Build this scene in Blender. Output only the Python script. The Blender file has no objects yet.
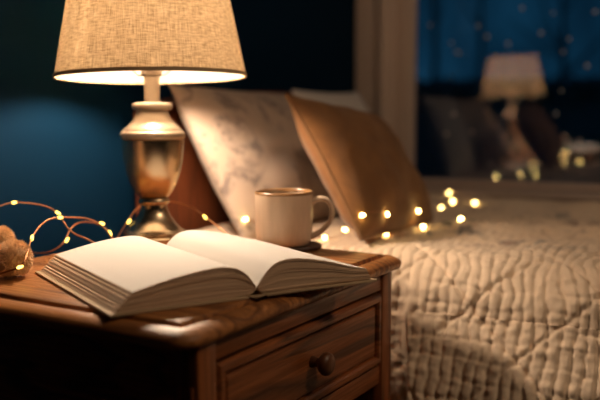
import bpy, bmesh, math, random
import numpy as np
from mathutils import Vector, Matrix, noise as mnoise
from mathutils.bvhtree import BVHTree
random.seed(7)
S = bpy.context.scene
COL = S.collection
PI = math.pi

# ------------------------------------------------------------------ camera frame
CAM_H, F_PX = .826, 850.0
PITCH, YAW = math.radians(6.2), math.radians(24.6)
FW = Vector((-math.sin(YAW)*math.cos(PITCH), math.cos(YAW)*math.cos(PITCH), -math.sin(PITCH)))
RT = Vector((math.cos(YAW), math.sin(YAW), 0))
UP = RT.cross(FW)
EYE = Vector((0, 0, CAM_H))
def ray(x, y): return FW + RT*((x-300)/F_PX) + UP*((200-y)/F_PX)
def at(x, y, d): return EYE + ray(x, y)*d
def on_z(x, y, z):
    r = ray(x, y); return EYE + r*((z-CAM_H)/r.z)

# ------------------------------------------------------------------ object helpers
def link(o, parent=None):
    COL.objects.link(o)
    if parent is not None: o.parent = parent
    return o
def tag(o, label=None, cat=None, group=None, kind=None):
    for k, v in (('label', label), ('category', cat), ('group', group), ('kind', kind)):
        if v: o[k] = v
    return o
def empty(name, loc, rz=0, label=None, cat=None, group=None, kind=None):
    o = bpy.data.objects.new(name, None); o.location = loc; o.rotation_euler = (0, 0, rz)
    o.empty_display_size = .05
    return tag(link(o), label, cat, group, kind)
def mesh_obj(name, bm, m, parent=None, smooth=True, angle=40):
    me = bpy.data.meshes.new(name)
    bmesh.ops.recalc_face_normals(bm, faces=bm.faces)
    bm.to_mesh(me); bm.free()
    for mm in (m if isinstance(m, (list, tuple)) else [m]): me.materials.append(mm)
    if smooth:
        me.polygons.foreach_set('use_smooth', [True]*len(me.polygons))
        me.set_sharp_from_angle(angle=math.radians(angle))
    return link(bpy.data.objects.new(name, me), parent)
def raw_obj(name, verts, faces, m, parent=None):
    me = bpy.data.meshes.new(name); me.from_pydata(verts, [], faces); me.update()
    me.materials.append(m)
    me.polygons.foreach_set('use_smooth', [True]*len(me.polygons))
    return link(bpy.data.objects.new(name, me), parent)
def struct(o): o['kind'] = 'structure'; return o

def box(bm, x0, x1, y0, y1, z0, z1, bev=0, seg=2):
    t = bmesh.new(); bmesh.ops.create_cube(t, size=1)
    for v in t.verts:
        v.co = Vector((x0+(v.co.x+.5)*(x1-x0), y0+(v.co.y+.5)*(y1-y0), z0+(v.co.z+.5)*(z1-z0)))
    if bev: bmesh.ops.bevel(t, geom=t.edges[:], offset=bev, segments=seg, profile=.5, affect='EDGES')
    merge(bm, t); return bm
def merge(bm, t, mat=None):
    me = bpy.data.meshes.new('tmp'); t.to_mesh(me); t.free()
    if mat is not None: me.transform(mat)
    bm.from_mesh(me); bpy.data.meshes.remove(me); return bm
def loft(bm, rings, cap0=True, cap1=True, closed=True):
    R = [[bm.verts.new(p) for p in r] for r in rings]
    n = len(R[0])
    for a, b in zip(R, R[1:]):
        for i in range(n if closed else n-1):
            j = (i+1) % n
            bm.faces.new((a[i], a[j], b[j], b[i]))
    if cap0: bm.faces.new(R[0][::-1])
    if cap1: bm.faces.new(R[-1])
    return bm
def lathe(bm, prof, seg=64, cx=0, cy=0, cap0=True, cap1=True):
    rings = [[(cx+r*math.cos(2*PI*i/seg), cy+r*math.sin(2*PI*i/seg), z) for i in range(seg)] for r, z in prof]
    return loft(bm, rings, cap0, cap1)
def catmull(P, n=8):
    P = [Vector(p) for p in P]; out = []
    Q = [P[0]*2-P[1]] + P + [P[-1]*2-P[-2]]
    for i in range(1, len(Q)-2):
        a, b, c, d = Q[i-1:i+3]
        for k in range(n):
            t = k/n
            out.append(.5*((2*b)+(c-a)*t+(2*a-5*b+4*c-d)*t*t+(3*b-a-3*c+d)*t**3))
    out.append(P[-1]); return out
def tube(bm, path, rad, seg=8, sx=1, up=None):
    path = [Vector(p) for p in path]; rings = []
    N = Vector((0, 0, 1)) if up is None else Vector(up)
    for i, p in enumerate(path):
        t = (path[min(i+1, len(path)-1)]-path[max(i-1, 0)])
        if t.length < 1e-9: t = Vector((1, 0, 0))
        t.normalize()
        n = N-t*N.dot(t)
        if n.length < 1e-3: n = t.orthogonal()
        n.normalize(); b = t.cross(n); N = n
        r = rad(i/(len(path)-1)) if callable(rad) else rad
        rings.append([p+n*r*math.cos(2*PI*k/seg)+b*r*sx*math.sin(2*PI*k/seg) for k in range(seg)])
    return loft(bm, rings)
def rrect(x0, x1, y0, y1, r, z, inset=0, n=8):
    x0 += inset; x1 -= inset; y0 += inset; y1 -= inset; r = max(r-inset, .002)
    P = []
    for cx, cy, a0 in ((x1-r, y1-r, 0), (x0+r, y1-r, PI/2), (x0+r, y0+r, PI), (x1-r, y0+r, 1.5*PI)):
        for k in range(n+1):
            a = a0+PI/2*k/n
            P.append((cx+r*math.cos(a), cy+r*math.sin(a), z))
    return P

# ------------------------------------------------------------------ materials
def mat(name, color=(.5, .5, .5), rough=.5, metal=0, **kw):
    m = bpy.data.materials.new(name); m.use_nodes = True
    b = m.node_tree.nodes['Principled BSDF']
    b.inputs['Base Color'].default_value = (*color, 1); b.inputs['Roughness'].default_value = rough
    b.inputs['Metallic'].default_value = metal
    for k, v in kw.items(): b.inputs[k.replace('_', ' ')].default_value = v
    return m
class NT:
    def __init__(s, m): s.m = m; s.t = m.node_tree; s.n = s.t.nodes; s.b = s.n.get('Principled BSDF')
    def new(s, ty, **kw):
        n = s.n.new(ty)
        for k, v in kw.items():
            if hasattr(n, k): setattr(n, k, v)
            else: n.inputs[k.replace('_', ' ')].default_value = v
        return n
    def l(s, a, b): s.t.links.new(a, b)
    def coord(s, scale, rot=(0, 0, 0), kind='Object'):
        c = s.new('ShaderNodeTexCoord'); mp = s.new('ShaderNodeMapping')
        mp.inputs['Scale'].default_value = scale; mp.inputs['Rotation'].default_value = rot
        s.l(c.outputs[kind], mp.inputs['Vector']); return mp.outputs['Vector']
    def noise(s, vec, scale=1, detail=4, rough=.5, dist=0):
        n = s.new('ShaderNodeTexNoise'); n.inputs['Scale'].default_value = scale
        n.inputs['Detail'].default_value = detail; n.inputs['Roughness'].default_value = rough
        n.inputs['Distortion'].default_value = dist; s.l(vec, n.inputs['Vector']); return n.outputs['Fac']
    def ramp(s, fac, stops):
        r = s.new('ShaderNodeValToRGB'); e = r.color_ramp.elements
        while len(e) < len(stops): e.new(.5)
        for k, (p, c) in enumerate(stops):
            e[k].position = p; e[k].color = (*c, 1) if len(c) == 3 else c
        s.l(fac, r.inputs['Fac']); return r.outputs['Color']
    def math(s, op, a, b=None):
        n = s.new('ShaderNodeMath'); n.operation = op
        for i, v in enumerate((a, b)):
            if v is None: continue
            if isinstance(v, (int, float)): n.inputs[i].default_value = v
            else: s.l(v, n.inputs[i])
        return n.outputs[0]
    def mix(s, fac, a, b, mode='MIX'):
        n = s.new('ShaderNodeMix'); n.data_type = 'RGBA'; n.blend_type = mode
        for sock, v in ((n.inputs['Factor'], fac), (n.inputs[6], a), (n.inputs[7], b)):
            if isinstance(v, (int, float)): sock.default_value = v
            elif isinstance(v, tuple): sock.default_value = (*v, 1)
            else: s.l(v, sock)
        return n.outputs[2]
    def bump(s, h, strength=.3, dist=.001):
        n = s.new('ShaderNodeBump'); n.inputs['Strength'].default_value = strength
        n.inputs['Distance'].default_value = dist; s.l(h, n.inputs['Height'])
        for x in s.n:
            if x.type in ('BSDF_PRINCIPLED', 'BSDF_TRANSLUCENT', 'BSDF_DIFFUSE'): s.l(n.outputs[0], x.inputs['Normal'])
        return n

def wood(name, axis, light, dark, rough=.35, scale=1.0):
    """oak: long cathedral figure plus fine open pores, grain along `axis`"""
    m = mat(name, light, rough); t = NT(m)
    sc = [16*scale]*3; sc[axis] = 1.6*scale
    v = t.coord(tuple(sc))
    big = t.noise(v, .55, 3, .5, .9)
    rings = t.math('FRACT', t.math('MULTIPLY', big, 9.0))
    ring = t.ramp(rings, [(0, (1, 1, 1)), (.3, (.25, .25, .25)), (.8, (0, 0, 0)), (1, (1, 1, 1))])
    fs = [230*scale]*3; fs[axis] = 7*scale
    pores = t.ramp(t.noise(t.coord(tuple(fs)), 1, 3, .6), [(.42, (1, 1, 1)), (.62, (0, 0, 0))])
    blot = t.noise(t.coord((5, 5, 5)), 1, 3)
    mid = tuple((a+b)/2 for a, b in zip(light, dark))
    c = t.mix(ring, light, dark)
    c = t.mix(t.math('MULTIPLY', pores, .45), c, dark)
    c = t.mix(t.math('MULTIPLY', blot, .5), c, mid)
    t.l(c, t.b.inputs['Base Color'])
    t.l(t.math('ADD', t.math('MULTIPLY', pores, .15), rough), t.b.inputs['Roughness'])
    t.bump(t.math('SUBTRACT', 0.0, pores), .25, .0006)
    return m
def emit(name, color, strength):
    m = bpy.data.materials.new(name); m.use_nodes = True; t = m.node_tree; t.nodes.clear()
    e = t.nodes.new('ShaderNodeEmission'); o = t.nodes.new('ShaderNodeOutputMaterial')
    e.inputs[0].default_value = (*color, 1); e.inputs[1].default_value = strength
    t.links.new(e.outputs[0], o.inputs[0]); return m

OAK_L, OAK_D = (.38, .115, .028), (.030, .009, .004)
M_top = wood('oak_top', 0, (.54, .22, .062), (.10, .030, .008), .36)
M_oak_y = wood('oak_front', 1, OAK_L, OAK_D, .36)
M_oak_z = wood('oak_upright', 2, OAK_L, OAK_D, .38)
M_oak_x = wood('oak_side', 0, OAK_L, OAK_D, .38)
M_knob = wood('oak_knob', 0, (.17, .06, .02), (.06, .02, .008), .3)
M_head = wood('headboard_wood', 2, (.20, .055, .018), (.07, .018, .007), .4)

def wall_mat(name, col):
    m = mat(name, col, .8, Specular_IOR_Level=.06); t = NT(m)
    n = t.noise(t.coord((1, 1, 1)), 90, 4, .6)
    t.bump(n, .12, .002); return m
M_wall = wall_mat('navy_paint', (.0009, .0140, .036))
M_ceil = wall_mat('ceiling_paint', (.35, .34, .33))
M_floor = wood('floor_boards', 1, (.10, .05, .025), (.04, .02, .01), .45, .4)
M_trim = mat('painted_trim', (.72, .57, .49), .5)

# shade linen
def linen():
    m = bpy.data.materials.new('linen_shade'); m.use_nodes = True; t = NT(m)
    t.n.remove(t.b)
    out = [n for n in t.n if n.type == 'OUTPUT_MATERIAL'][0]
    c = t.new('ShaderNodeTexCoord'); sep = t.new('ShaderNodeSeparateXYZ'); t.l(c.outputs['Object'], sep.inputs[0])
    ang = t.math('ARCTAN2', sep.outputs[1], sep.outputs[0])
    cmb = t.new('ShaderNodeCombineXYZ'); t.l(ang, cmb.inputs[0]); t.l(sep.outputs[2], cmb.inputs[1])
    def st(sx, sy, sc, det):
        mp = t.new('ShaderNodeMapping'); mp.inputs['Scale'].default_value = (sx, sy, 1); t.l(cmb.outputs[0], mp.inputs[0])
        return t.noise(mp.outputs[0], sc, det, .65)
    warp = st(95, 40, 1, 2); weft = st(9, 420, 1, 2)
    w = t.math('ADD', t.math('MULTIPLY', warp, .5), t.math('MULTIPLY', weft, .5))
    col = t.ramp(w, [(.36, (.40, .31, .21)), (.5, (.70, .60, .47)), (.63, (.90, .82, .69))])
    d = t.new('ShaderNodeBsdfDiffuse'); tr = t.new('ShaderNodeBsdfTranslucent'); mx = t.new('ShaderNodeMixShader')
    t.l(col, d.inputs[0]); t.l(col, tr.inputs[0]); mx.inputs[0].default_value = .70
    t.l(d.outputs[0], mx.inputs[1]); t.l(tr.outputs[0], mx.inputs[2]); t.l(mx.outputs[0], out.inputs[0])
    t.bump(w, .6, .0012); return m
M_linen = linen()
def lining():
    m = bpy.data.materials.new('white_lining'); m.use_nodes = True; t = NT(m); t.n.remove(t.b)
    out = [n for n in t.n if n.type == 'OUTPUT_MATERIAL'][0]
    d = t.new('ShaderNodeBsdfDiffuse'); tr = t.new('ShaderNodeBsdfTranslucent'); mx = t.new('ShaderNodeMixShader')
    for x in (d, tr): x.inputs[0].default_value = (.84, .80, .73, 1)
    mx.inputs[0].default_value = .80
    t.l(d.outputs[0], mx.inputs[1]); t.l(tr.outputs[0], mx.inputs[2]); t.l(mx.outputs[0], out.inputs[0]); return m
M_lining = lining()
M_hem = mat('shade_hem', (.38, .26, .15), .8)
M_brass = mat('brushed_brass', (.52, .40, .265), .27, 1.0)
M_brass.node_tree.nodes['Principled BSDF'].inputs['Anisotropic'].default_value = .75
t = NT(M_brass); tg = t.new('ShaderNodeTangent'); tg.direction_type = 'RADIAL'; tg.axis = 'Z'; t.l(tg.outputs[0], t.b.inputs['Tangent'])
M_brass_pale = mat('satin_cap_metal', (.44, .34, .24), .42, .75)
M_steel = mat('harp_steel', (.6, .55, .45), .3, 1)
M_bulb = emit('bulb_glow', (1, .75, .53), 440)

# paper / cover
M_paper = mat('paper', (.67, .63, .59), .8)
t = NT(M_paper); t.bump(t.noise(t.coord((1, 1, 1)), 900, 3), .08, .0004)
M_edge = mat('page_edges', (.60, .50, .38), .85)
t = NT(M_edge); v = t.coord((3, 3, 1100))
t.l(t.ramp(t.noise(v, 1, 2), [(.35, (.58, .38, .24)), (.65, (.86, .64, .45))]), t.b.inputs['Base Color'])
M_cover = mat('book_cloth', (.50, .36, .22), .7)
t = NT(M_cover); t.bump(t.noise(t.coord((1, 1, 1)), 1200, 2), .3, .0006)

# ceramics
M_mug = mat('stoneware', (.50, .40, .31), .32)
t = NT(M_mug); n = t.noise(t.coord((60, 60, 14)), 1, 4)
t.l(t.ramp(n, [(.3, (.56, .41, .29)), (.7, (.72, .55, .41))]), t.b.inputs['Base Color'])
M_mugrim = mat('brown_glaze_rim', (.30, .155, .06), .3)
M_coffee = mat('coffee', (.03, .013, .006), .08)
M_coast = wood('coaster_wood', 0, (.10, .04, .018), (.04, .014, .007), .4)

# fabrics
def fabric(name, col, sc=700, st=.35):
    m = mat(name, col, .9); t = NT(m); t.b.inputs['Sheen Weight'].default_value = .15
    t.bump(t.noise(t.coord((1, 1, 1)), sc, 3), st, .001); return m
M_tan = fabric('tan_velvet', (.25, .12, .042), 350)
t = NT(M_tan); t.l(t.ramp(t.noise(t.coord((1, 1, 1)), 16, 4, .6, .8), [(.3, (.165, .068, .018)), (.7, (.245, .108, .031))]), t.b.inputs['Base Color'])
M_tanpipe = fabric('tan_piping', (.20, .095, .034))
M_sham = fabric('printed_cotton', (.58, .49, .42), 500)
t = NT(M_sham); v = t.coord((1, 1, 1))
a = t.noise(v, 11, 5, .62, 1.4); b = t.noise(v, 38, 4, .65, .8)
k = t.math('MULTIPLY', t.ramp(a, [(.50, (0, 0, 0)), (.60, (1, 1, 1))]), t.ramp(b, [(.40, (0, 0, 0)), (.58, (1, 1, 1))]))
t.l(t.mix(t.math('MULTIPLY', k, .8), (.47, .36, .285), (.14, .11, .105)), t.b.inputs['Base Color'])
M_white = fabric('white_cotton', (.60, .55, .52), 500)
M_sheet = fabric('mattress_ticking', (.6, .52, .43), 500)
M_quilt = fabric('quilt_cotton', (.56, .44, .31), 420, .5)
t = NT(M_quilt); v = t.coord((1, 1, 1))
pat = t.ramp(t.noise(v, 5.2, 3, .5, .6), [(.49, (0, 0, 0)), (.57, (1, 1, 1))])
flr = t.ramp(t.noise(v, 26, 4, .6, 1.2), [(.47, (0, 0, 0)), (.57, (1, 1, 1))])
sep = t.new('ShaderNodeSeparateXYZ'); t.l(v, sep.inputs[0])
ontop = t.ramp(sep.outputs[1], [(0.0, (0, 0, 0)), (.12, (0, 0, 0)), (.25, (1, 1, 1))])   # printed patches lie across the top of the quilt
fac = t.math('MULTIPLY', t.math('MULTIPLY', pat, flr), ontop)
base = t.ramp(t.noise(v, 3.2, 4), [(.3, (.76, .585, .425)), (.7, (.88, .70, .53))])
hue = t.ramp(t.noise(v, 9, 2), [(.42, (.23, .085, .055)), (.58, (.16, .15, .15))])
t.l(t.mix(t.math('MULTIPLY', fac, .85), base, hue), t.b.inputs['Base Color'])
M_fur = mat('teddy_fur', (.95, .70, .46), .95)
M_pad = mat('teddy_pad', (.52, .34, .19), .95)
M_wire = mat('copper_wire', (.46, .20, .09), .4, .85)
M_led = emit('fairy_glow', (1, .68, .13), 4.5)
M_ledfar = emit('fairy_glow_bed', (1, .68, .22), 36)
M_pane = bpy.data.materials.new('window_glass'); M_pane.use_nodes = True
t = NT(M_pane); t.n.remove(t.b); out = [n for n in t.n if n.type == 'OUTPUT_MATERIAL'][0]
g = t.new('ShaderNodeBsdfGlossy'); tr = t.new('ShaderNodeBsdfTransparent'); mx = t.new('ShaderNodeMixShader')
g.inputs['Roughness'].default_value = 0.0; g.inputs[0].default_value = (.9, .93, 1, 1); mx.inputs[0].default_value = .125
t.l(tr.outputs[0], mx.inputs[1]); t.l(g.outputs[0], mx.inputs[2]); t.l(mx.outputs[0], out.inputs[0])
M_frost = mat('frost', (.9, .95, 1), .5)

# ------------------------------------------------------------------ room
XL, YB, XR, YF, ZC = -1.03, 2.70, 2.1, -1.5, 2.45
b = bmesh.new(); box(b, XL-.1, XR+.1, YF-.1, YB+.15, -.08, 0); struct(mesh_obj('floor', b, M_floor, None, False))
b = bmesh.new(); box(b, XL-.1, XR+.1, YF-.1, YB+.15, ZC, ZC+.08); struct(mesh_obj('ceiling', b, M_ceil, None, False))
b = bmesh.new(); box(b, XL-.1, XL, YF-.1, YB+.15, 0, ZC); struct(mesh_obj('wall_left', b, M_wall, None, False))
b = bmesh.new(); box(b, XR, XR+.1, YF-.1, YB+.15, 0, ZC); struct(mesh_obj('wall_right', b, M_wall, None, False))
b = bmesh.new(); box(b, XL, XR, YF-.1, YF, 0, ZC); struct(mesh_obj('wall_front', b, M_wall, None, False))
WX0, WX1, WZ0, WZ1 = -.90, .80, .562, 2.05          # window opening
b = bmesh.new()
box(b, XL, WX0, YB, YB+.15, 0, ZC); box(b, WX1, XR, YB, YB+.15, 0, ZC)
box(b, WX0, WX1, YB, YB+.15, 0, WZ0); box(b, WX0, WX1, YB, YB+.15, WZ1, ZC)
struct(mesh_obj('wall_back', b, M_wall, None, False))
for nm, bb in (('baseboard_left', (XL, XL+.015, YF, YB, 0, .10)), ('baseboard_back', (XL+.015, XR, YB-.015, YB, 0, .10))):
    b = bmesh.new(); box(b, *bb, bev=.004); struct(mesh_obj(nm, b, M_trim))

win = struct(empty('window_1', ((WX0+WX1)/2, YB, WZ0)))
cx = (WX0+WX1)/2
def wpart(name, boxes, m, parent=win, bev=.006):
    b = bmesh.new()
    for q in boxes: box(b, q[0]-cx, q[1]-cx, q[2]-YB, q[3]-YB, q[4]-WZ0, q[5]-WZ0, bev)
    return mesh_obj(name, b, m, parent)
wpart('casing', [(XL+.004, WX0+.012, YB-.022, YB, WZ0-.07, WZ1+.12), (WX1-.012, WX1+.115, YB-.022, YB, WZ0-.07, WZ1+.12),
                 (WX0+.012, WX1-.012, YB-.022, YB, WZ1-.01, WZ1+.12)], M_trim)
wpart('casing_bead', [(XL+.085, XL+.118, YB-.036, YB-.018, WZ0+.01, WZ1+.02), (WX1-.005, WX1+.025, YB-.036, YB-.018, WZ0+.01, WZ1+.02)], M_trim)
wpart('sash', [(WX0+.004, WX0+.068, YB+.004, YB+.05, WZ0+.012, WZ1), (WX1-.068, WX1-.004, YB+.004, YB+.05, WZ0+.012, WZ1),
               (WX0+.068, WX1-.068, YB+.004, YB+.05, WZ0+.012, WZ0+.03), (WX0+.068, WX1-.068, YB+.004, YB+.05, WZ1-.06, WZ1)], M_trim)
wpart('sill', [(XL+.004, WX1+.12, YB-.065, YB+.004, WZ0-.012, WZ0+.010), (XL+.02, WX1+.10, YB-.03, YB, WZ0-.09, WZ0-.012)], M_trim)
wpart('pane', [(WX0+.062, WX1-.062, YB+.024, YB+.028, WZ0+.02, WZ1-.05)], M_pane, bev=0)

# ------------------------------------------------------------------ nightstand
NW, ND, NH = .558, .50, .600
RZ = math.radians(-6.1)
near = Vector((-.4528, .7128, 0))
ax = Vector((math.cos(RZ), math.sin(RZ), 0)); ay = Vector((-math.sin(RZ), math.cos(RZ), 0))
nc = near - ax*ND/2 + ay*NW/2
ns = empty('nightstand', nc, RZ, 'brown oak bedside table with moulded top and one drawer, under the lamp and book', 'nightstand')
hx, hy = ND/2, NW/2
prof = [(.014, .577), (.008, .5773), (.003, .579), (.0008, .582), (0, .586), (.001, .5895), (.005, .5925), (.012, .5955), (.021, .5965),
        (.0245, .5963), (.0255, .5925), (.0305, .5925), (.0315, .5985), (.0335, .600)]
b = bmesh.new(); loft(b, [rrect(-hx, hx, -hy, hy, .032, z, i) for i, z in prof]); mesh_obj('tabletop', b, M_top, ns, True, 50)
bx, by = hx-.011, hy-.034            # body outline
for sx in (-1, 1):
    for sy in (-1, 1):
        b = bmesh.new()
        x0, x1 = (bx-.034, bx) if sx > 0 else (-bx, -bx+.034)
        y0, y1 = (by-.034, by) if sy > 0 else (-by, -by+.034)
        box(b, x0, x1, y0, y1, 0, .577, .004)
        ys = y1 if sy > 0 else y0
        for k in range(3):                       # reeding on the side face of the post
            xx = x0+.009+k*.008
            tube(b, [(xx, ys, .10), (xx, ys, .53)], .003, 8)
        mesh_obj('corner_post', b, M_oak_z, ns)
for sy in (-1, 1):
    b = bmesh.new(); yy = sy*(by-.010)
    box(b, -bx+.034, bx-.034, yy-.007, yy+.007, .14, .577, .002)
    mesh_obj('side_panel', b, M_oak_x, ns)
b = bmesh.new(); box(b, -bx+.004, -bx+.014, -by+.034, by-.034, .14, .577); mesh_obj('back_panel', b, M_oak_y, ns)
b = bmesh.new(); box(b, bx-.022, bx-.003, -by+.034, by-.034, .551, .577, .002); mesh_obj('frieze_rail', b, M_oak_y, ns)
b = bmesh.new(); box(b, bx-.024, bx-.004, -by+.034, by-.034, .405, .4355, .003); mesh_obj('lower_rail', b, M_oak_y, ns)
b = bmesh.new(); box(b, -bx+.014, bx-.006, -by+.017, by-.017, .14, .158, .003); mesh_obj('lower_shelf', b, M_oak_y, ns)
b = bmesh.new(); box(b, -bx+.015, bx-.03, -by+.018, by-.018, .410, .418, 0); mesh_obj('dust_panel', b, M_oak_y, ns)
# drawer with a moulded border and raised field
dr = bmesh.new()
dy, z0, z1 = by-.0365, .4375, .5475
def face_ring(i, x): return [(x, -dy+i, z0+i), (x, dy-i, z0+i), (x, dy-i, z1-i), (x, -dy+i, z1-i)]
loft(dr, [face_ring(0, bx-.022), face_ring(0, bx-.004), face_ring(.002, bx-.001), face_ring(.004, bx+.0005), face_ring(.011, bx+.001), face_ring(.0135, bx-.002),
          face_ring(.0145, bx-.007), face_ring(.0165, bx-.007), face_ring(.020, bx-.0025)])
drw = mesh_obj('drawer', dr, M_oak_y, ns, True, 20)
kb = bmesh.new()
lathe(kb, [(.008, 0), (.0075, .004), (.006, .008), (.0065, .011), (.011, .014), (.0145, .018), (.0155, .022), (.0145, .026), (.011, .0292), (.006, .0308), (.001, .0312)], 40)
kz = (z0+z1)/2 + .003
knob = mesh_obj('knob', kb, M_knob, drw); knob.rotation_euler = (0, PI/2, 0); knob.location = (bx-.003, 0, kz)

def ns_world(lx, ly, z): return nc + ax*lx + ay*ly + Vector((0, 0, z))

# ------------------------------------------------------------------ table lamp
LP = on_z(154.8, 244.0, .6); LP.z = .6
lamp = empty('table_lamp', LP, 0, 'lit brass urn-shaped lamp with a linen drum shade on the bedside table', 'lamp')
k = 1/611.0
def prof_px(P, y0=243.0): return [(hw*k, (y0-y+4.5*max(0, y-100)/143)*k) for y, hw in P]
b = bmesh.new(); lathe(b, [(33*k, 0), (34.5*k, .0015), (34.5*k, .0055), (33.4*k, .0068)]+prof_px([(241.5, 33), (239, 33.5), (237.3, 32), (236.6, 31), (235.5, 31.8), (233.5, 31.5), (232, 29.5), (231.3, 27.5),
        (229.5, 26), (226, 22.5), (222, 19.5), (217, 16.5), (212, 14.3), (208, 13.2), (205.5, 13)]), 72); mesh_obj('base', b, M_brass, lamp)
b = bmesh.new(); lathe(b, prof_px([(205.5, 12.6), (205, 14.6), (203.5, 15.8), (201, 15.8), (199.2, 14.8), (198.8, 13)]), 64); mesh_obj('collar_ring', b, M_brass, lamp)
b = bmesh.new(); lathe(b, prof_px([(198.8, 13), (197, 15), (193, 18.2), (188, 21), (180, 24.6), (172, 27), (162, 28.9), (152, 30.2), (144, 30.8), (138, 31), (137, 30)]), 80); mesh_obj('urn_body', b, M_brass, lamp)
b = bmesh.new(); lathe(b, prof_px([(137.3, 30), (136.5, 31.8), (134.2, 32.6), (131.5, 32.4), (129.4, 31), (128.8, 29.6), (127.5, 29.2), (124, 25.2), (120, 21.4), (116, 18.2), (112, 16.4), (109, 15.8), (107.2, 15.8)]), 80); mesh_obj('shoulder_cap', b, M_brass_pale, lamp)
b = bmesh.new(); lathe(b, prof_px([(107.6, 15), (107.2, 18.6), (105.5, 20), (103, 20.2), (101, 19.2), (99.8, 16), (99.4, 9)]), 64); mesh_obj('neck_disc', b, M_brass_pale, lamp)
b = bmesh.new(); lathe(b, prof_px([(99.8, 8.4), (98, 7.9), (74, 7.6), (73, 6.5)]), 48); mesh_obj('neck', b, M_brass_pale, lamp)
zs = (243-73)*k
b = bmesh.new(); lathe(b, [(.009, zs-.004), (.0165, zs), (.0175, zs+.006), (.0165, zs+.034), (.012, zs+.037)], 40); mesh_obj('bulb_socket', b, M_brass_pale, lamp)
b = bmesh.new(); zb = zs+.036
lathe(b, [(.012, zb), (.013, zb+.008), (.019, zb+.022), (.027, zb+.038), (.030, zb+.052), (.0275, zb+.068), (.019, zb+.079), (.008, zb+.084), (.001, zb+.085)], 40)
mesh_obj('bulb', b, M_bulb, lamp)
b = bmesh.new(); zt = zs+.22
hp = [(.010, 0, zs+.0), (.024, 0, zs+.003), (.034, 0, zs+.018), (.044, 0, zs+.07), (.046, 0, zs+.12), (.036, 0, zs+.175), (.012, 0, zs+.202), (0, 0, zs+.205)]
pth = catmull(hp, 6); pth = pth + [Vector((-p.x, p.y, p.z)) for p in pth[-2::-1]]
cs, sn = math.cos(.45), math.sin(.45)
tube(b, [(p.x*cs, p.x*sn, p.z) for p in pth], .0018, 8, up=(0, 1, 0)); mesh_obj('harp', b, M_steel, lamp)
# shade: outer linen, inner lining, rolled hems; tips very slightly backwards
RB, RTP, SH = .1540, .1145, .205
zr = (243-74.5)*k
def shade_ring(r, z, n=120): return [(r*math.cos(2*PI*i/n), r*math.sin(2*PI*i/n), z) for i in range(n)]
b = bmesh.new()
loft(b, [shade_ring(RB+(RTP-RB)*i/12, SH*i/12) for i in range(13)], False, False)
loft(b, [shade_ring(RB+(RTP-RB)*i/12-.0008, SH*i/12) for i in range(13)], False, False)
shd = mesh_obj('lamp_shade', b, M_linen, lamp); shd.location = (0, 0, zr)
tilt_ax = Vector((math.cos(YAW), math.sin(YAW), 0))
shd.rotation_euler = (Matrix.Rotation(math.radians(-1.0), 3, Vector((-tilt_ax.y, tilt_ax.x, 0)))@Matrix.Rotation(math.radians(-1.9), 3, tilt_ax)).to_euler()
b = bmesh.new()
loft(b, [shade_ring(RB+(RTP-RB)*i/12-.0014, SH*i/12) for i in range(13)], False, False)
ln = mesh_obj('shade_lining', b, M_lining, shd)
for nm, r, z in (('hem', RB, 0), ('hem', RTP, SH)):
    b = bmesh.new(); n = 120
    loft(b, [shade_ring(r-.0026, z-.001), shade_ring(r+.0008, z-.0018), shade_ring(r+.0014, z+.001), shade_ring(r+.0006, z+.0042), shade_ring(r-.0026, z+.0042), shade_ring(r-.0026, z-.001)], False, False)
    mesh_obj(nm, b, M_hem, shd)
b = bmesh.new()
for q in range(3):
    a = 2*PI*q/3+.2
    tube(b, [(0, 0, SH-.012), (RTP*.5*math.cos(a), RTP*.5*math.sin(a), SH-.012), ((RTP-.002)*math.cos(a), (RTP-.002)*math.sin(a), SH-.002)], .0018, 8)
lathe(b, [(.003, SH-.016), (.009, SH-.015), (.009, SH-.004), (.007, SH+.012), (.001, SH+.018)], 24)
mesh_obj('spider', b, M_steel, shd)

# ------------------------------------------------------------------ open book
BK = Vector((-.4600, .8850, .6))            # near end of the spine
BA = YAW + math.radians(32.3)             # direction of the bottom edge
book = empty('open_book', BK, BA, 'open hardcover book with blank cream pages lying across the bedside table', 'book')
PW, PH = .174, .295
def interp(P, x):
    for (x0, z0), (x1, z1) in zip(P, P[1:]):
        if x <= x1: return z0+(z1-z0)*(x-x0)/(x1-x0)
    return P[-1][1]
def smooth_curve(P, n=60):
    q = catmull([(x, 0, z) for x, z in P], 10); return [(p.x, p.z) for p in q]
TOPR = [(0, .0125), (.005, .0190), (.013, .0285), (.026, .0385), (.044, .0425), (.070, .0405), (.105, .0335), (.140, .0235), (.164, .0180)]
BOTR = [(0, .0118), (.004, .0082), (.012, .0052), (.026, .0042), (.044, .0040), (.070, .0040), (.105, .0040), (.140, .0040), (.1715, .0040)]
TOPL = [(0, .0125), (.005, .0190), (.013, .0290), (.026, .0375), (.044, .0415), (.070, .0405), (.100, .0365), (.132, .0300), (.156, .0245)]
BOTL = [(0, .0118), (.004, .0082), (.012, .0052), (.026, .0042), (.044, .0040), (.070, .0040), (.100, .0040), (.138, .0040), (.1775, .0040)]
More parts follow.
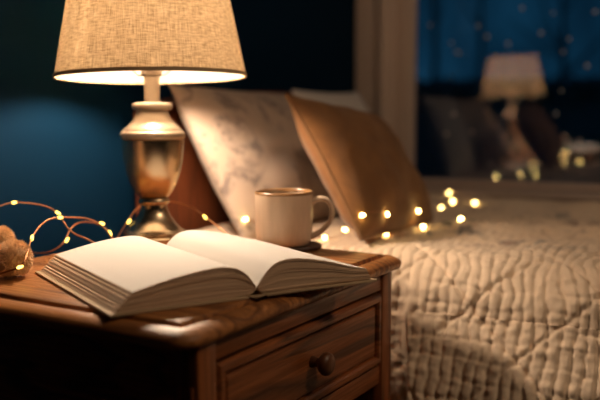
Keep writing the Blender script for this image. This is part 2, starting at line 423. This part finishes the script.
def page_block(sgn, TOP, BOT, gaps, seed):
    rnd = random.Random(seed)
    T, B = smooth_curve(TOP), smooth_curve(BOT)
    bm = bmesh.new()
    for t0, t1 in gaps:
        dx = rnd.uniform(-.0007, .0005); d0 = .004+rnd.uniform(-.0008, .0008); d1 = PH-.004+rnd.uniform(-.0008, .0008)
        def pt(i, t):
            x = B[i][0]+(T[i][0]-B[i][0])*t; z = B[i][1]+(T[i][1]-B[i][1])*t
            return x*(1+dx/.16), z
        n = len(T)
        lo = [pt(i, t0) for i in range(n)]; hi = [pt(i, t1) for i in range(n)]
        prof = lo + hi[::-1]
        ra = [(sgn*x, d0, z) for x, z in prof]; rb = [(sgn*x, d1, z) for x, z in prof]
        loft(bm, [ra, rb])
    for f in bm.faces:
        f.material_index = 1
        if f.normal.length == 0: f.normal_update()
    o = mesh_obj('page_block', bm, [M_paper, M_edge], book, True, 35)
    me = o.data
    for p in me.polygons:
        c = p.center
        tz = interp(T, abs(c.x))
        up = abs(p.normal.z) > .25 and abs(p.normal.y) < .3 and len(p.vertices) == 4
        p.material_index = 0 if (up and c.z > tz-.0006 and abs(c.x) < T[-1][0]-.0005) else 1
    return o
def stack(n, seed, extra=()):
    rnd = random.Random(seed); out = []; c = 0.0; w = [rnd.uniform(.6, 1.4) for _ in range(n)]
    tot = sum(w)
    for q in w:
        a = c/tot; c += q; e = c/tot
        out.append([a, e-.008])
    out[-1][1] = 1.0
    return out
gl = [[a*.86, e*.86] for a, e in stack(17, 3)]; gl[-1][1] = .85
gl += [[.875, .93], [.948, 1.0]]
gr = [[a*.90, e*.90] for a, e in stack(17, 5)]; gr[-1][1] = .89
gr += [[.925, 1.0]]
page_block(-1, TOPL, BOTL, gl, 11)
page_block(1, TOPR, BOTR, gr, 12)
b = bmesh.new()
box(b, -.184, -.012, 0, PH, .0004, .0034, .0008); box(b, .012, .178, 0, PH, .0004, .0034, .0008)
rings = []
arc = [(-.013, .0034), (-.010, .0022), (-.006, .0012), (0, .0006), (.006, .0012), (.010, .0022), (.013, .0034)]
pr = arc + [(x, z+.0016) for x, z in arc[::-1]]
loft(b, [[(x, 0, z) for x, z in pr], [(x, PH, z) for x, z in pr]])
mesh_obj('cover', b, M_cover, book)
b = bmesh.new()
arc = [(-.012, .0052), (-.006, .0070), (0, .0115), (.006, .0070), (.012, .0052)]
pr = arc + [(x, z-.0012) for x, z in arc[::-1]]
loft(b, [[(x, .004, z) for x, z in pr], [(x, PH-.004, z) for x, z in pr]]); mesh_obj('spine_lining', b, M_edge, book)

# ------------------------------------------------------------------ mug and coaster
MG = on_z(284, 248.4, .6); MG.z = .6
co = bmesh.new(); lathe(co, [(.044, 0), (.0465, .0015), (.047, .005), (.0455, .0071), (.042, .0072), (.001, .0072)], 64)
coaster = mesh_obj('coaster', co, M_coast); coaster.location = MG+RT*.0145+Vector((-.002, .004, 0))
tag(coaster, 'round dark wooden coaster beneath the stoneware mug', 'coaster')
mug = empty('mug', MG+Vector((0, 0, .0072)), 0, 'beige stoneware mug with brown rim on a coaster behind the book', 'mug')
R = .0468; Hm = .0855
b = bmesh.new()
lathe(b, [(.001, .003), (.034, .003), (.036, 0), (.0395, .0005), (.0425, .004), (.0445, .012), (.0457, .025), (R, .05), (R, Hm-.004), (R-.0008, Hm-.0012), (R-.002, Hm), (R-.0035, Hm-.0014),
          (R-.0042, Hm-.005), (R-.0045, .05), (R-.006, .012), (.028, .007), (.001, .0065)], 80)
mesh_obj('body', b, M_mug, mug)
b = bmesh.new(); lathe(b, [(R+.0002, Hm-.0035), (R+.0003, Hm-.001), (R-.0010, Hm+.0006), (R-.0024, Hm+.0007), (R-.0042, Hm-.001), (R-.0046, Hm-.0035), (R-.003, Hm-.004), (R+.0002, Hm-.0035)], 80, cap0=False, cap1=False)
mesh_obj('rim', b, M_mugrim, mug)
b = bmesh.new(); lathe(b, [(.001, .058), (R-.0048, .058), (R-.0048, .055), (.001, .055)], 48); mesh_obj('coffee', b, M_coffee, mug)
hd = Vector((math.cos(YAW-.12), math.sin(YAW-.12), 0))
hp = [(.0435, .068), (.053, .0735), (.063, .0745), (.0725, .070), (.0775, .059), (.0765, .045), (.070, .032), (.059, .022), (.049, .0155), (.0425, .013)]
b = bmesh.new(); tube(b, [hd*x+Vector((0, 0, z)) for x, z in [(p.x, p.y) for p in catmull([(x, z, 0) for x, z in hp], 7)]], lambda t: .0056+.0016*abs(2*t-1)**3, 14, .75, up=hd.cross(Vector((0, 0, 1))))
mesh_obj('handle', b, M_mug, mug)

# ------------------------------------------------------------------ teddy
def fur_ball(bm, c, rad, R3=None, seed=0, nf=2600, L=.006, n=2):
    """lumpy ellipsoid covered in short tapered hairs"""
    rnd = random.Random(seed)
    t = bmesh.new(); bmesh.ops.create_icosphere(t, subdivisions=4, radius=1)
    rot = (R3 or Matrix.Identity(3))
    for v in t.verts:
        d = v.co.normalized()
        s = 1+.05*mnoise.noise(d*3+Vector((seed, 0, 0)))+.03*mnoise.noise(d*9)
        v.co = Vector(c)+rot@Vector((d.x*rad[0]*s, d.y*rad[1]*s, d.z*rad[2]*s))
    merge(bm, t)
    for i in range(nf):
        z = rnd.uniform(-1, 1); a = rnd.uniform(0, 2*PI); r = math.sqrt(1-z*z)
        d = Vector((r*math.cos(a), r*math.sin(a), z))
        p = Vector(c)+rot@Vector((d.x*rad[0], d.y*rad[1], d.z*rad[2]))
        nn = (rot@Vector((d.x/rad[0], d.y/rad[1], d.z/rad[2]))).normalized()
        cl = mnoise.noise_vector(p*90)*.9
        dr = (nn+cl+Vector((rnd.gauss(0, .3), rnd.gauss(0, .3), rnd.gauss(0, .3)-.2))).normalized()
        if p.z < .006 and dr.z < 0: dr.z = abs(dr.z)
        s = dr.cross(Vector((rnd.gauss(0, 1), rnd.gauss(0, 1), rnd.gauss(0, 1)))).normalized()*.0007
        l = L*rnd.uniform(.6, 1.25)
        q = [bm.verts.new(p-s), bm.verts.new(p+s), bm.verts.new(p+dr*l)]
        bm.faces.new(q)
    return bm
TF = on_z(11, 276, .6); TF.z = .6
TB = TF + Vector((-.042, -.060, 0))
teddy = empty('teddy_bear', TB, 0, 'fuzzy brown plush bear sitting at the left edge of the bedside table, feet forward', 'plush toy')
def tl(p): return Vector(p)-TB
def teddy_part(name, fn, m=M_fur):
    b = bmesh.new(); fn(b); me = mesh_obj(name, b, m, teddy); return me
f1 = tl(at(13.5, 259, 1.135)); f2 = tl(at(1, 239.5, 1.205))
def leg(f, s, r):
    def fn(b):
        hip = Vector((-.005, 0, .030)) + (f-Vector((-.005, 0, .03)))*.25
        tube(b, [hip+(f-hip)*q for q in (0, .25, .5, .8)], r*.62, 16)
        fur_ball(b, hip+(f-hip)*.45, (r*.72, r*.72, r*.72), None, s+10, 2200, .0055)
        fur_ball(b, f, (r*.9, r, r), None, s, 4600, .0058)
    return fn
teddy_part('leg', leg(f1, 1, .0225)); teddy_part('leg', leg(f2, 2, .0150))
teddy_part('torso', lambda b: fur_ball(b, (-.012, -.012, .047), (.036, .036, .045), None, 3, 3000))
def head(b):
    fur_ball(b, (-.012, -.010, .116), (.034, .034, .031), None, 4, 2600)
    fur_ball(b, (-.034, -.026, .143), (.012, .008, .012), None, 5, 700); fur_ball(b, (.010, .006, .143), (.012, .008, .012), None, 6, 700)
hdm = teddy_part('head', head)
b = bmesh.new(); fur_ball(b, (.006, -.036, .108), (.015, .014, .012), None, 7, 600, .003); mesh_obj('muzzle', b, M_pad, hdm)
teddy_part('arm', lambda b: fur_ball(b, (.022, .012, .062), (.014, .016, .026), Matrix.Rotation(.5, 3, 'X'), 8, 900))
teddy_part('arm', lambda b: fur_ball(b, (-.040, -.036, .062), (.014, .016, .026), Matrix.Rotation(.5, 3, 'X'), 9, 900))

# ------------------------------------------------------------------ bed
BX0, BX1, BY0, BY1 = -.945, 1.03, 1.365, 2.43
bed = empty('bed', ((BX0+BX1)/2, (BY0+BY1)/2, 0), 0, 'single bed with dark reddish wooden headboard against the blue wall', 'bed')
bo = Vector(bed.location)
def bpart(name, boxes, m, bev=.006):
    b = bmesh.new()
    for q in boxes: box(b, q[0]-bo.x, q[1]-bo.x, q[2]-bo.y, q[3]-bo.y, q[4], q[5], bev)
    return mesh_obj(name, b, m, bed)
hb = bpart('headboard', [(-.985, -.962, 1.42, 2.41, .30, .80)], M_head)
b = bmesh.new(); rr = []
for q in range(25):
    y = 1.392+(2.455-1.392)*q/24; z = .826+.040*math.sin(PI*min(1, max(0, (y-1.40)/1.0)))**.6
    rr.append([(-.998-bo.x, y-bo.y, z-.05), (-.948-bo.x, y-bo.y, z-.05), (-.944-bo.x, y-bo.y, z-.008), (-.951-bo.x, y-bo.y, z), (-.990-bo.x, y-bo.y, z), (-.998-bo.x, y-bo.y, z-.008)])
loft(b, rr); mesh_obj('headboard_rail', b, M_head, bed)
for y0, y1 in ((1.392, 1.44), (2.405, 2.455)): bpart('headboard_post', [(-.998, -.950, y0, y1, 0, .795)], M_head)
bpart('mattress', [(BX0+.002, BX1, BY0+.035, BY1, .30, .555)], M_sheet, .045)
for y0, y1 in ((BY0+.004, BY0+.03), (BY1-.03, BY1-.004)): bpart('side_rail', [(-.95, BX1-.01, y0, y1, .20, .30)], M_head)
for y0, y1 in ((BY0+.004, BY0+.06), (BY1-.06, BY1-.004)): bpart('leg', [(BX1-.075, BX1-.015, y0, y1, 0, .20)], M_head)
bpart('slat_base', [(-.95, BX1-.02, BY0+.03, BY1-.03, .27, .30)], M_head, 0)

# quilt ---------------------------------------------------------------------
rng = np.random.default_rng(4)
TAB = rng.random((256, 256))
def vnoise(x, y):
    xi = np.floor(x).astype(int); yi = np.floor(y).astype(int); fx = x-xi; fy = y-yi
    fx = fx*fx*(3-2*fx); fy = fy*fy*(3-2*fy)
    g = lambda a, b: TAB[a % 256, b % 256]
    return (g(xi, yi)*(1-fx)+g(xi+1, yi)*fx)*(1-fy)+(g(xi, yi+1)*(1-fx)+g(xi+1, yi+1)*fx)*fy-.5
def make_quilt():
    du = .0028
    us = np.concatenate([np.arange(-.925, .10, du), np.arange(.10, 1.06, .012)])
    # section: (Y, Z) polyline from the hanging far edge over the top and down the near side
    zt = .572; P = [(2.452, .36), (2.452, .50)]
    for k in range(1, 7): a = PI/2*k/6; P.append((2.412+.04*math.cos(a), zt-.04+.04*math.sin(a)))
    rr = .085; yN = 1.345
    for k in range(0, 11): a = PI/2*k/10; P.append((yN+rr-rr*math.sin(a), zt-rr+rr*math.cos(a)))
    P += [(yN-.050, .40), (yN-.105, .25), (yN-.145, .12)]
    P = np.array(P); seg = np.r_[0, np.cumsum(np.hypot(*np.diff(P, axis=0).T))]
    ss = np.arange(0, seg[-1], du)
    Y = np.interp(ss, seg, P[:, 0]); Z = np.interp(ss, seg, P[:, 1])
    tY = np.gradient(Y); tZ = np.gradient(Z); L = np.hypot(tY, tZ); nY, nZ = tZ/L, -tY/L
    U, Sg = np.meshgrid(us, ss, indexing='ij')
    ed = seg[10+2]           # path length at the near top edge
    side = np.clip((Sg-(ed+.02))/.06, 0, 1)
    # stitching: wandering channels down the cloth, cross ties, and crossing diagonals
    wob = .018*vnoise(U*7, Sg*9)+.014*vnoise(U*20+9, Sg*22)+.005*vnoise(U*40+2, Sg*55)
    c1 = (U+wob)/.0190
    wv = .016*vnoise(U*11+3, Sg*10+5)+.006*vnoise(U*40, Sg*40)
    c2 = (Sg+wv)/.031
    d1 = np.abs(c1-np.round(c1))*.0190
    d2 = np.abs(c2-np.round(c2))*.031
    dg1 = (U*.72+Sg*.70+.006*vnoise(U*12, Sg*12))/.118; dg2 = (U*.72-Sg*.70+.006*vnoise(U*12+7, Sg*12))/.165
    e1 = np.abs(dg1-np.round(dg1))*.118; e2 = np.abs(dg2-np.round(dg2))*.165
    amp2 = np.clip(vnoise(U*9+40, Sg*9)*2+.5, .1, 1)
    amp1 = np.clip(vnoise(U*6+11, Sg*7+3)*1.6+.75, .35, 1)
    h = .0044*amp1*(1-np.exp(-(d1/.0026)**2))+.0020*amp2*(1-np.exp(-(d2/.0028)**2))
    dg = np.minimum(e1, e2); h -= .0050*np.exp(-(dg/.0030)**2)
    h += .0034*vnoise(U*55, Sg*80)+.0022*vnoise(U*120, Sg*140)
    # larger folds
    fold = .014*vnoise(U*4.5+1, Sg*5.5+2)+.010*vnoise(U*9+4, Sg*11)
    ridge = .020*np.exp(-(((Sg-(ed-.36))+.30*(U+.30))/.045)**2)*np.clip((U+.52)/.1, 0, 1)*(1-np.clip((Sg-ed+.05)/.1, 0, 1))
    h += fold*(1-side)+.55*fold*side+ridge
    # hanging side: the head-end length sits further back; soft vertical flutes
    flare = np.clip(yN-.004-Y, 0, 1)[None, :]
    step = np.clip((U+.430-.35*flare)/.018, 0, 1); step = step*step*(3-2*step)
    h += side*(.020*step-.012)-(1-step)*0*side+side*step*.006*np.sin(U*23+2*vnoise(U*3, Sg*3))*np.clip((Sg-ed)/.3, 0, 1)
    head = np.clip((-.60-U)/.05, 0, 1); h = h*(1-.8*head)
    X = U; YY = Y[None, :]+h*nY[None, :]+(1-step)*np.clip(yN-.004-Y, 0, 1)[None, :]; ZZ = Z[None, :]+h*nZ[None, :]
    V = np.stack([X, YY, ZZ], -1).reshape(-1, 3); nu, nsn = len(us), len(ss)
    i = np.arange(nu-1)[:, None]*nsn+np.arange(nsn-1)[None, :]
    F = np.stack([i, i+1, i+nsn+1, i+nsn], -1).reshape(-1, 4)
    # underside, so that the cloth has thickness
    Vb = np.stack([X, Y[None, :]-.004*nY[None, :]+(1-step)*flare+.006*side, Z[None, :]-.004*nZ[None, :]+0*X], -1)[::8, ::8]
    ib = len(V); a, bb = Vb.shape[:2]; V = np.concatenate([V, Vb.reshape(-1, 3)])
    j = ib+np.arange(a-1)[:, None]*bb+np.arange(bb-1)[None, :]
    Fb = np.stack([j, j+bb, j+bb+1, j+1], -1).reshape(-1, 4)
    F = np.concatenate([F, Fb])
    org = np.array([0.05, 1.335, .55])
    me = bpy.data.meshes.new('quilt')
    me.vertices.add(len(V)); me.vertices.foreach_set('co', (V-org).astype(np.float32).ravel())
    me.loops.add(F.size); me.loops.foreach_set('vertex_index', F.astype(np.int32).ravel())
    me.polygons.add(len(F)); me.polygons.foreach_set('loop_start', np.arange(0, F.size, 4, dtype=np.int32))
    me.polygons.foreach_set('use_smooth', np.ones(len(F), bool))
    me.update(calc_edges=True); me.validate()
    me.materials.append(M_quilt)
    o = link(bpy.data.objects.new('quilt', me)); o.location = org
    return tag(o, 'cream quilted bedspread draped over the bed down its near side', 'quilt')
quilt = make_quilt()

# pillows -------------------------------------------------------------------
def pillow(name, c, u, v, w, h, th, m, label, cat, seed, group=None, pipe=None, flange=0, sag=.0):
    u = Vector(u).normalized(); v = Vector(v); v = (v-u*v.dot(u)).normalized(); n = u.cross(v)
    if n.x < 0: n = -n
    N = 44; bm = bmesh.new(); sheets = []
    def pos(a, b_, s):
        ea = (1-abs(a)**2.6); eb = (1-abs(b_)**2.6)
        t = max(ea*eb, 0)**.55
        k1 = 1-.055*(1-abs(b_)**2)*abs(a)**3; k2 = 1-.055*(1-abs(a)**2)*abs(b_)**3
        p = Vector((a*w/2*k1, b_*h/2*k2, 0))
        wr = .008*mnoise.noise(Vector((a*2.1+seed, b_*2.4, s)))+.004*mnoise.noise(Vector((a*5+seed, b_*5, s*2)))
        cr = .004*math.sin(14*a+6*b_+seed)*abs(a*b_)
        p.z = s*t*(th/2+wr+cr)
        p.y -= sag*t*(1-b_)*.5
        return p
    for s in (1, -1):
        G = [[None]*(N+1) for _ in range(N+1)]
        for i in range(N+1):
            for j in range(N+1):
                a = math.sin(PI/2*(2*i/N-1)); b_ = math.sin(PI/2*(2*j/N-1))
                if s == -1 and (i in (0, N) or j in (0, N)): G[i][j] = sheets[0][i][j]
                else: G[i][j] = bm.verts.new(pos(a, b_, s))
        sheets.append(G)
        for i in range(N):
            for j in range(N): bm.faces.new((G[i][j], G[i+1][j], G[i+1][j+1], G[i][j+1]))
    edge = [(-1+2*q/30, -1) for q in range(30)]+[(1, -1+2*q/30) for q in range(30)]+[(1-2*q/30, 1) for q in range(30)]+[(-1, 1-2*q/30) for q in range(31)]
    ep = [pos(a, b_, 1) for a, b_ in edge]
    o = mesh_obj(name, bm, m, None, True, 180)
    Mx = Matrix((u, v, n)).transposed().to_4x4(); Mx.translation = Vector(c)
    o.matrix_world = Mx
    if pipe:
        b = bmesh.new(); tube(b, ep, .0042, 8); mesh_obj('piping', b, pipe, o)
    return tag(o, label, cat, group)
p1 = pillow('pillow', (-.842, 1.678, .714), (0, 1, -.02), (-.168, -.02, .30), .545, .35, .125, M_sham, 'pale pillow with a faded grey print leaning on the headboard behind the lamp', 'pillow', 3, 'bed pillows')
p2 = pillow('pillow', (-.858, 2.178, .718), (.03, 1, 0), (-.11, 0, .30), .44, .33, .11, M_white, 'plain white pillow half hidden behind the tan cushion, nearest the window', 'pillow', 9, 'bed pillows')
cush = pillow('cushion', (-.592, 1.630, .703), (.02, 1, -.085), (-.149, .015, .24), .455, .298, .115, M_tan, 'tan brown velvet cushion with piped edge leaning in front of the pale pillows', 'cushion', 5, None, M_tanpipe)

# ------------------------------------------------------------------ string lights
def led(bm, p, d, r, l):
    d = Vector(d).normalized(); q = d.orthogonal().normalized(); e = d.cross(q); rings = []
    for s, rr in ((-1, .25), (-.8, .75), (-.35, 1), (.35, 1), (.8, .75), (1, .25)):
        rings.append([Vector(p)+d*l*s+(q*math.cos(2*PI*k/12)+e*math.sin(2*PI*k/12))*r*rr for k in range(12)])
    return loft(bm, rings)
SA = on_z(60, 245, .6)
stA = empty('string_lights', (SA.x, SA.y, .6), 0, 'copper wire fairy lights looping over the bedside table behind the book', 'string lights', 'fairy light strings')
oA = Vector(stA.location)
def strand(segs, rad, parent, org):
    b = bmesh.new()
    for P in segs: tube(b, [Vector(p)-org for p in catmull(P, 7)], rad, 7)
    return mesh_obj('wire', b, M_wire, parent)
W = lambda pts: [at(*p) for p in pts]
tz = lambda x, y: on_z(x, y, .6022)
run1 = W([(-40, 222, 1.24), (-18, 214, 1.26), (0, 206, 1.28), (14, 202.5, 1.30), (32, 203.5, 1.32), (48, 207, 1.33), (57, 213, 1.33), (62, 219, 1.32), (67, 227, 1.31), (75, 234, 1.31), (86, 238.5, 1.32), (100, 246, 1.30)])
run2 = W([(-12, 278, 1.115), (0, 274, 1.115), (9, 271, 1.110), (17, 268, 1.105), (24, 262, 1.105), (28, 251, 1.13), (30, 243, 1.17), (33, 236, 1.20), (40, 226, 1.23), (49, 219.5, 1.25), (60, 217.5, 1.27), (72, 217.5, 1.29), (86, 218.5, 1.31), (97, 222.5, 1.32), (106, 230, 1.31), (113, 240, 1.30)])
run3 = [tz(30, 253)] + W([(47, 252.5, 1.305)]) + W([(60, 246, 1.31), (66, 238, 1.32), (70, 230, 1.33), (77, 223.5, 1.34), (88, 222, 1.345), (98, 224, 1.345), (106, 229, 1.34), (113, 238, 1.33)])
run4 = W([(112, 250, 1.36), (118, 237, 1.38), (124, 227, 1.41), (131, 216, 1.44), (139, 207, 1.46), (152, 201.5, 1.47), (166, 201, 1.47), (180, 203.5, 1.46), (193, 208, 1.45), (203, 215, 1.44), (212, 222, 1.43), (222, 230, 1.42), (232, 240, 1.40)])
strand([run1, run2, run3, run4], .0012, stA, oA)
def put(parent, org, p, d, m, r=.0023, l=.0046):
    b = bmesh.new(); led(b, (0, 0, 0), d, r, l); o = mesh_obj('bulb', b, m, parent); o.location = Vector(p)-org; return o
LA = [(14, 202.5, 1.299, (1, 0, .1)), (58, 213, 1.329, (.7, 0, -.5)), (60, 217.5, 1.268, (1, 0, 0)), (32, 238, 1.19, (.2, 0, 1)), (67, 240, 1.318, (.5, 0, .8)),
      (102, 223.5, 1.34, (1, 0, -.3)), (110, 233, 1.312, (.4, 0, -.9)), (129, 221.5, 1.42, (.6, 0, .8)), (205, 217, 1.435, (.6, 0, -.7)), (20, 267, 1.103, (1, 0, .35))]
for x, y, d, dr in LA: put(stA, oA, at(x, y, d), RT*dr[0]+Vector((0, 0, dr[2])), M_led)

# second string, laid over the pillow, cushion and quilt
bpy.context.view_layer.update()
trees = []
for o in (quilt, cush, p1, p2):
    me = o.data; mw = o.matrix_world
    trees.append(BVHTree.FromPolygons([mw@v.co for v in me.vertices], [tuple(p.vertices) for p in me.polygons]))
def drape(x, y, off=.003):
    r = ray(x, y).normalized(); best = None
    for T in trees:
        h = T.ray_cast(EYE, r)
        if h[0] is not None and (best is None or h[3] < best[2]): best = (h[0], h[1], h[3])
    if best is None: return EYE+r*(2.40/r.y)        # past the bed's far edge
    n = best[1] if best[1].dot(r) < 0 else -best[1]
    return best[0]+n*off
SB = drape(385, 236)
stB = empty('string_lights', SB, 0, 'fairy lights strewn on the bed at the foot of the tan cushion', 'string lights', 'fairy light strings')
LB = [(244, 220), (325, 240), (345, 232), (361, 216), (385, 214), (385, 236), (423, 229), (416, 211), (440, 209), (452, 203), (449, 193), (476, 204), (460, 221)]
pxpath = catmull([(x, y, 0) for x, y in LB], 9)
wp = [drape(p.x, p.y) for p in pxpath]
sm = [wp[0]]+[(wp[i-1]+wp[i]*2+wp[i+1])/4+Vector((0, 0, .0015)) for i in range(1, len(wp)-1)]+[wp[-1]]
b = bmesh.new(); tube(b, [p-SB for p in sm], .0007, 6); mesh_obj('wire', b, M_wire, stB)
for i, (x, y) in enumerate(LB): put(stB, SB, drape(x, y, .005), (math.cos(i*2.1), math.sin(i*2.1), .3), M_ledfar, .0030, .0046)

# ------------------------------------------------------------------ outside the window
b = bmesh.new(); box(b, -30, 20, YB+.2, 50, -.5, -.4); g_ = struct(mesh_obj('garden_ground', b, mat('dark_snowless_lawn', (.05, .16, .2), .95), None, False))
M_leaf = mat('night_leaves', (.06, .20, .27), .9); M_bark = mat('night_bark', (.03, .08, .11), .9)
def leafy(name, loc, rad, n, label, seed, trunk=None):
    rnd = random.Random(seed); o = empty(name, loc, 0, label, 'hedge')
    b = bmesh.new()
    for i in range(n):
        d = Vector((rnd.uniform(-1, 1), rnd.uniform(-1, 1), rnd.choice((rnd.uniform(-1, .9), rnd.uniform(.75, 1.05)))))
        p = Vector((d.x*rad[0], d.y*rad[1], rad[2]*(1+d.z)))
        a = Vector((rnd.gauss(0, 1), rnd.gauss(0, 1), rnd.gauss(0, 1))).normalized(); c = a.orthogonal().normalized()
        s = rnd.uniform(.05, .11)
        q = [bm_v for bm_v in (b.verts.new(p-a*s), b.verts.new(p+c*s*.45), b.verts.new(p+a*s), b.verts.new(p-c*s*.45))]
        b.faces.new(q)
    loft(b, [rrect(-rad[0], rad[0], -rad[1]*.8, rad[1]*.8, .2, z_, i_) for z_, i_ in ((0, 0), (rad[2]*1.2, 0), (rad[2]*1.75, .1))])
    mesh_obj('foliage', b, M_leaf, o, False)
    b = bmesh.new(); tube(b, [(0, 0, 0), (.03, 0, rad[2]*.5), (0, .02, rad[2])], .05, 8); mesh_obj('stem', b, M_bark, o)
    return o
p = EYE+ray(520, 100)*10.0
hg = leafy('hedge', (p.x, p.y, -.42), (4.5, .5, .76), 9000, 'dark hedge outside across the width of the window', 20)
def bare_tree(loc, h, r, label, seed):
    rnd = random.Random(seed); o = empty('bare_tree', loc, 0, label, 'tree', 'bare trees in the dark garden')
    b = bmesh.new(); tube(b, [(0, 0, 0), (.05, 0, h*.4), (-.04, .03, h*.75), (.02, 0, h)], lambda t: r*(1-.6*t)*.6, 10); mesh_obj('trunk', b, M_bark, o)
    for i in range(9):
        z = h*rnd.uniform(.35, .95); a = rnd.uniform(0, 2*PI); L = rnd.uniform(.5, 1.3)
        b = bmesh.new(); d = Vector((math.cos(a), math.sin(a), rnd.uniform(.5, 1.2)))
        tube(b, [(0, 0, z), d*L*.5+Vector((0, 0, z)), d*L+Vector((rnd.uniform(-.1, .1), 0, z+.2))], lambda t: .03*(1-.7*t), 6); mesh_obj('branch', b, M_bark, o)
for i, (px, d, h, lb) in enumerate(((432, 15, 5.5, 'slim bare tree far outside the window, nearest the window frame'), (478, 18, 6.0, 'slim bare tree far outside the window, left of the reflected shade'),
                                    (560, 16, 5.0, 'slim bare tree far outside the window, right of the reflected shade'))):
    p = EYE+ray(px, 100)*d; bare_tree((p.x, p.y, -.42), h, .11, lb, 50+i)

# snow flecks stuck to the outside of the pane
b = bmesh.new(); fl = [(456, 52), (478, 26), (487, 37), (451, 43), (459, 53), (553, 13), (569, 39), (587, 66), (563, 52), (595, 12), (561, 91), (556, 114), (454, 114), (472, 132), (446, 134), (491, 164), (522, 8), (541, 33), (430, 25), (508, 44), (580, 140)]
for i, (x, y) in enumerate(fl):
    r = ray(x, y); p = EYE+r*((YB+.030)/r.y); t_ = bmesh.new(); bmesh.ops.create_icosphere(t_, subdivisions=2, radius=.0048+.0026*((i*7) % 5)/5)
    merge(b, t_, Matrix.Translation(p-Vector(win.location)))
tag(mesh_obj('snow_flecks', b, M_frost, win), kind='stuff')

# ------------------------------------------------------------------ world, lights, camera
w = bpy.data.worlds.new('night_sky'); S.world = w; w.use_nodes = True
t = NT(w); t.n.clear()
out = t.new('ShaderNodeOutputWorld'); bg = t.new('ShaderNodeBackground')
c = t.new('ShaderNodeTexCoord'); sep = t.new('ShaderNodeSeparateXYZ'); t.l(c.outputs['Generated'], sep.inputs[0])
mp = t.new('ShaderNodeMapping'); mp.inputs['Scale'].default_value = (1, 1, .55); t.l(c.outputs['Generated'], mp.inputs[0])
cl = t.noise(mp.outputs[0], 9, 4, .55, .4)
colr = t.ramp(cl, [(.32, (.0018, .013, .029)), (.52, (.0040, .032, .069)), (.72, (.011, .066, .135))])
gr_ = t.ramp(sep.outputs[2], [(0, (.25, .25, .25)), (.03, (.9, .9, .9)), (.10, (1, 1, 1)), (.22, (.35, .35, .35)), (1, (.12, .12, .12))])
t.l(t.mix(1.0, colr, gr_, 'MULTIPLY'), bg.inputs[0]); bg.inputs[1].default_value = 1.0
t.l(bg.outputs[0], out.inputs[0])

# added warm fill light out of view at upper right, no ceiling fixture
L = bpy.data.lights.new('fill_light', 'POINT'); L.energy = 30; L.color = (1, .72, .47); L.shadow_soft_size = .12
lo = link(bpy.data.objects.new('fill_light', L)); lo.location = (1.0, .95, 2.1)

for o_ in (shd, drw, knob):
    o_['label'] = {'lamp_shade': 'beige linen shade', 'drawer': 'drawer front with moulded border', 'knob': 'round dark wooden knob'}[o_.name]
cam = bpy.data.cameras.new('camera'); cam.sensor_width = 36; cam.lens = 36*F_PX/600
cam.dof.use_dof = True; cam.dof.focus_distance = 1.15; cam.dof.aperture_fstop = 2.35
cam.clip_start = .02
co_ = link(bpy.data.objects.new('camera', cam)); co_.location = EYE; co_.rotation_euler = (PI/2-PITCH, 0, YAW)
S.camera = co_
S.view_settings.view_transform = 'Standard'; S.view_settings.look = 'None'; S.view_settings.gamma = 1
S.view_settings.use_curve_mapping = False; S.view_settings.exposure = 0
S.cycles.use_denoising = True
S.cycles.max_bounces = 10; S.cycles.transparent_max_bounces = 12; S.cycles.sample_clamp_indirect = 6
S.cycles.caustics_reflective = False; S.cycles.caustics_refractive = False
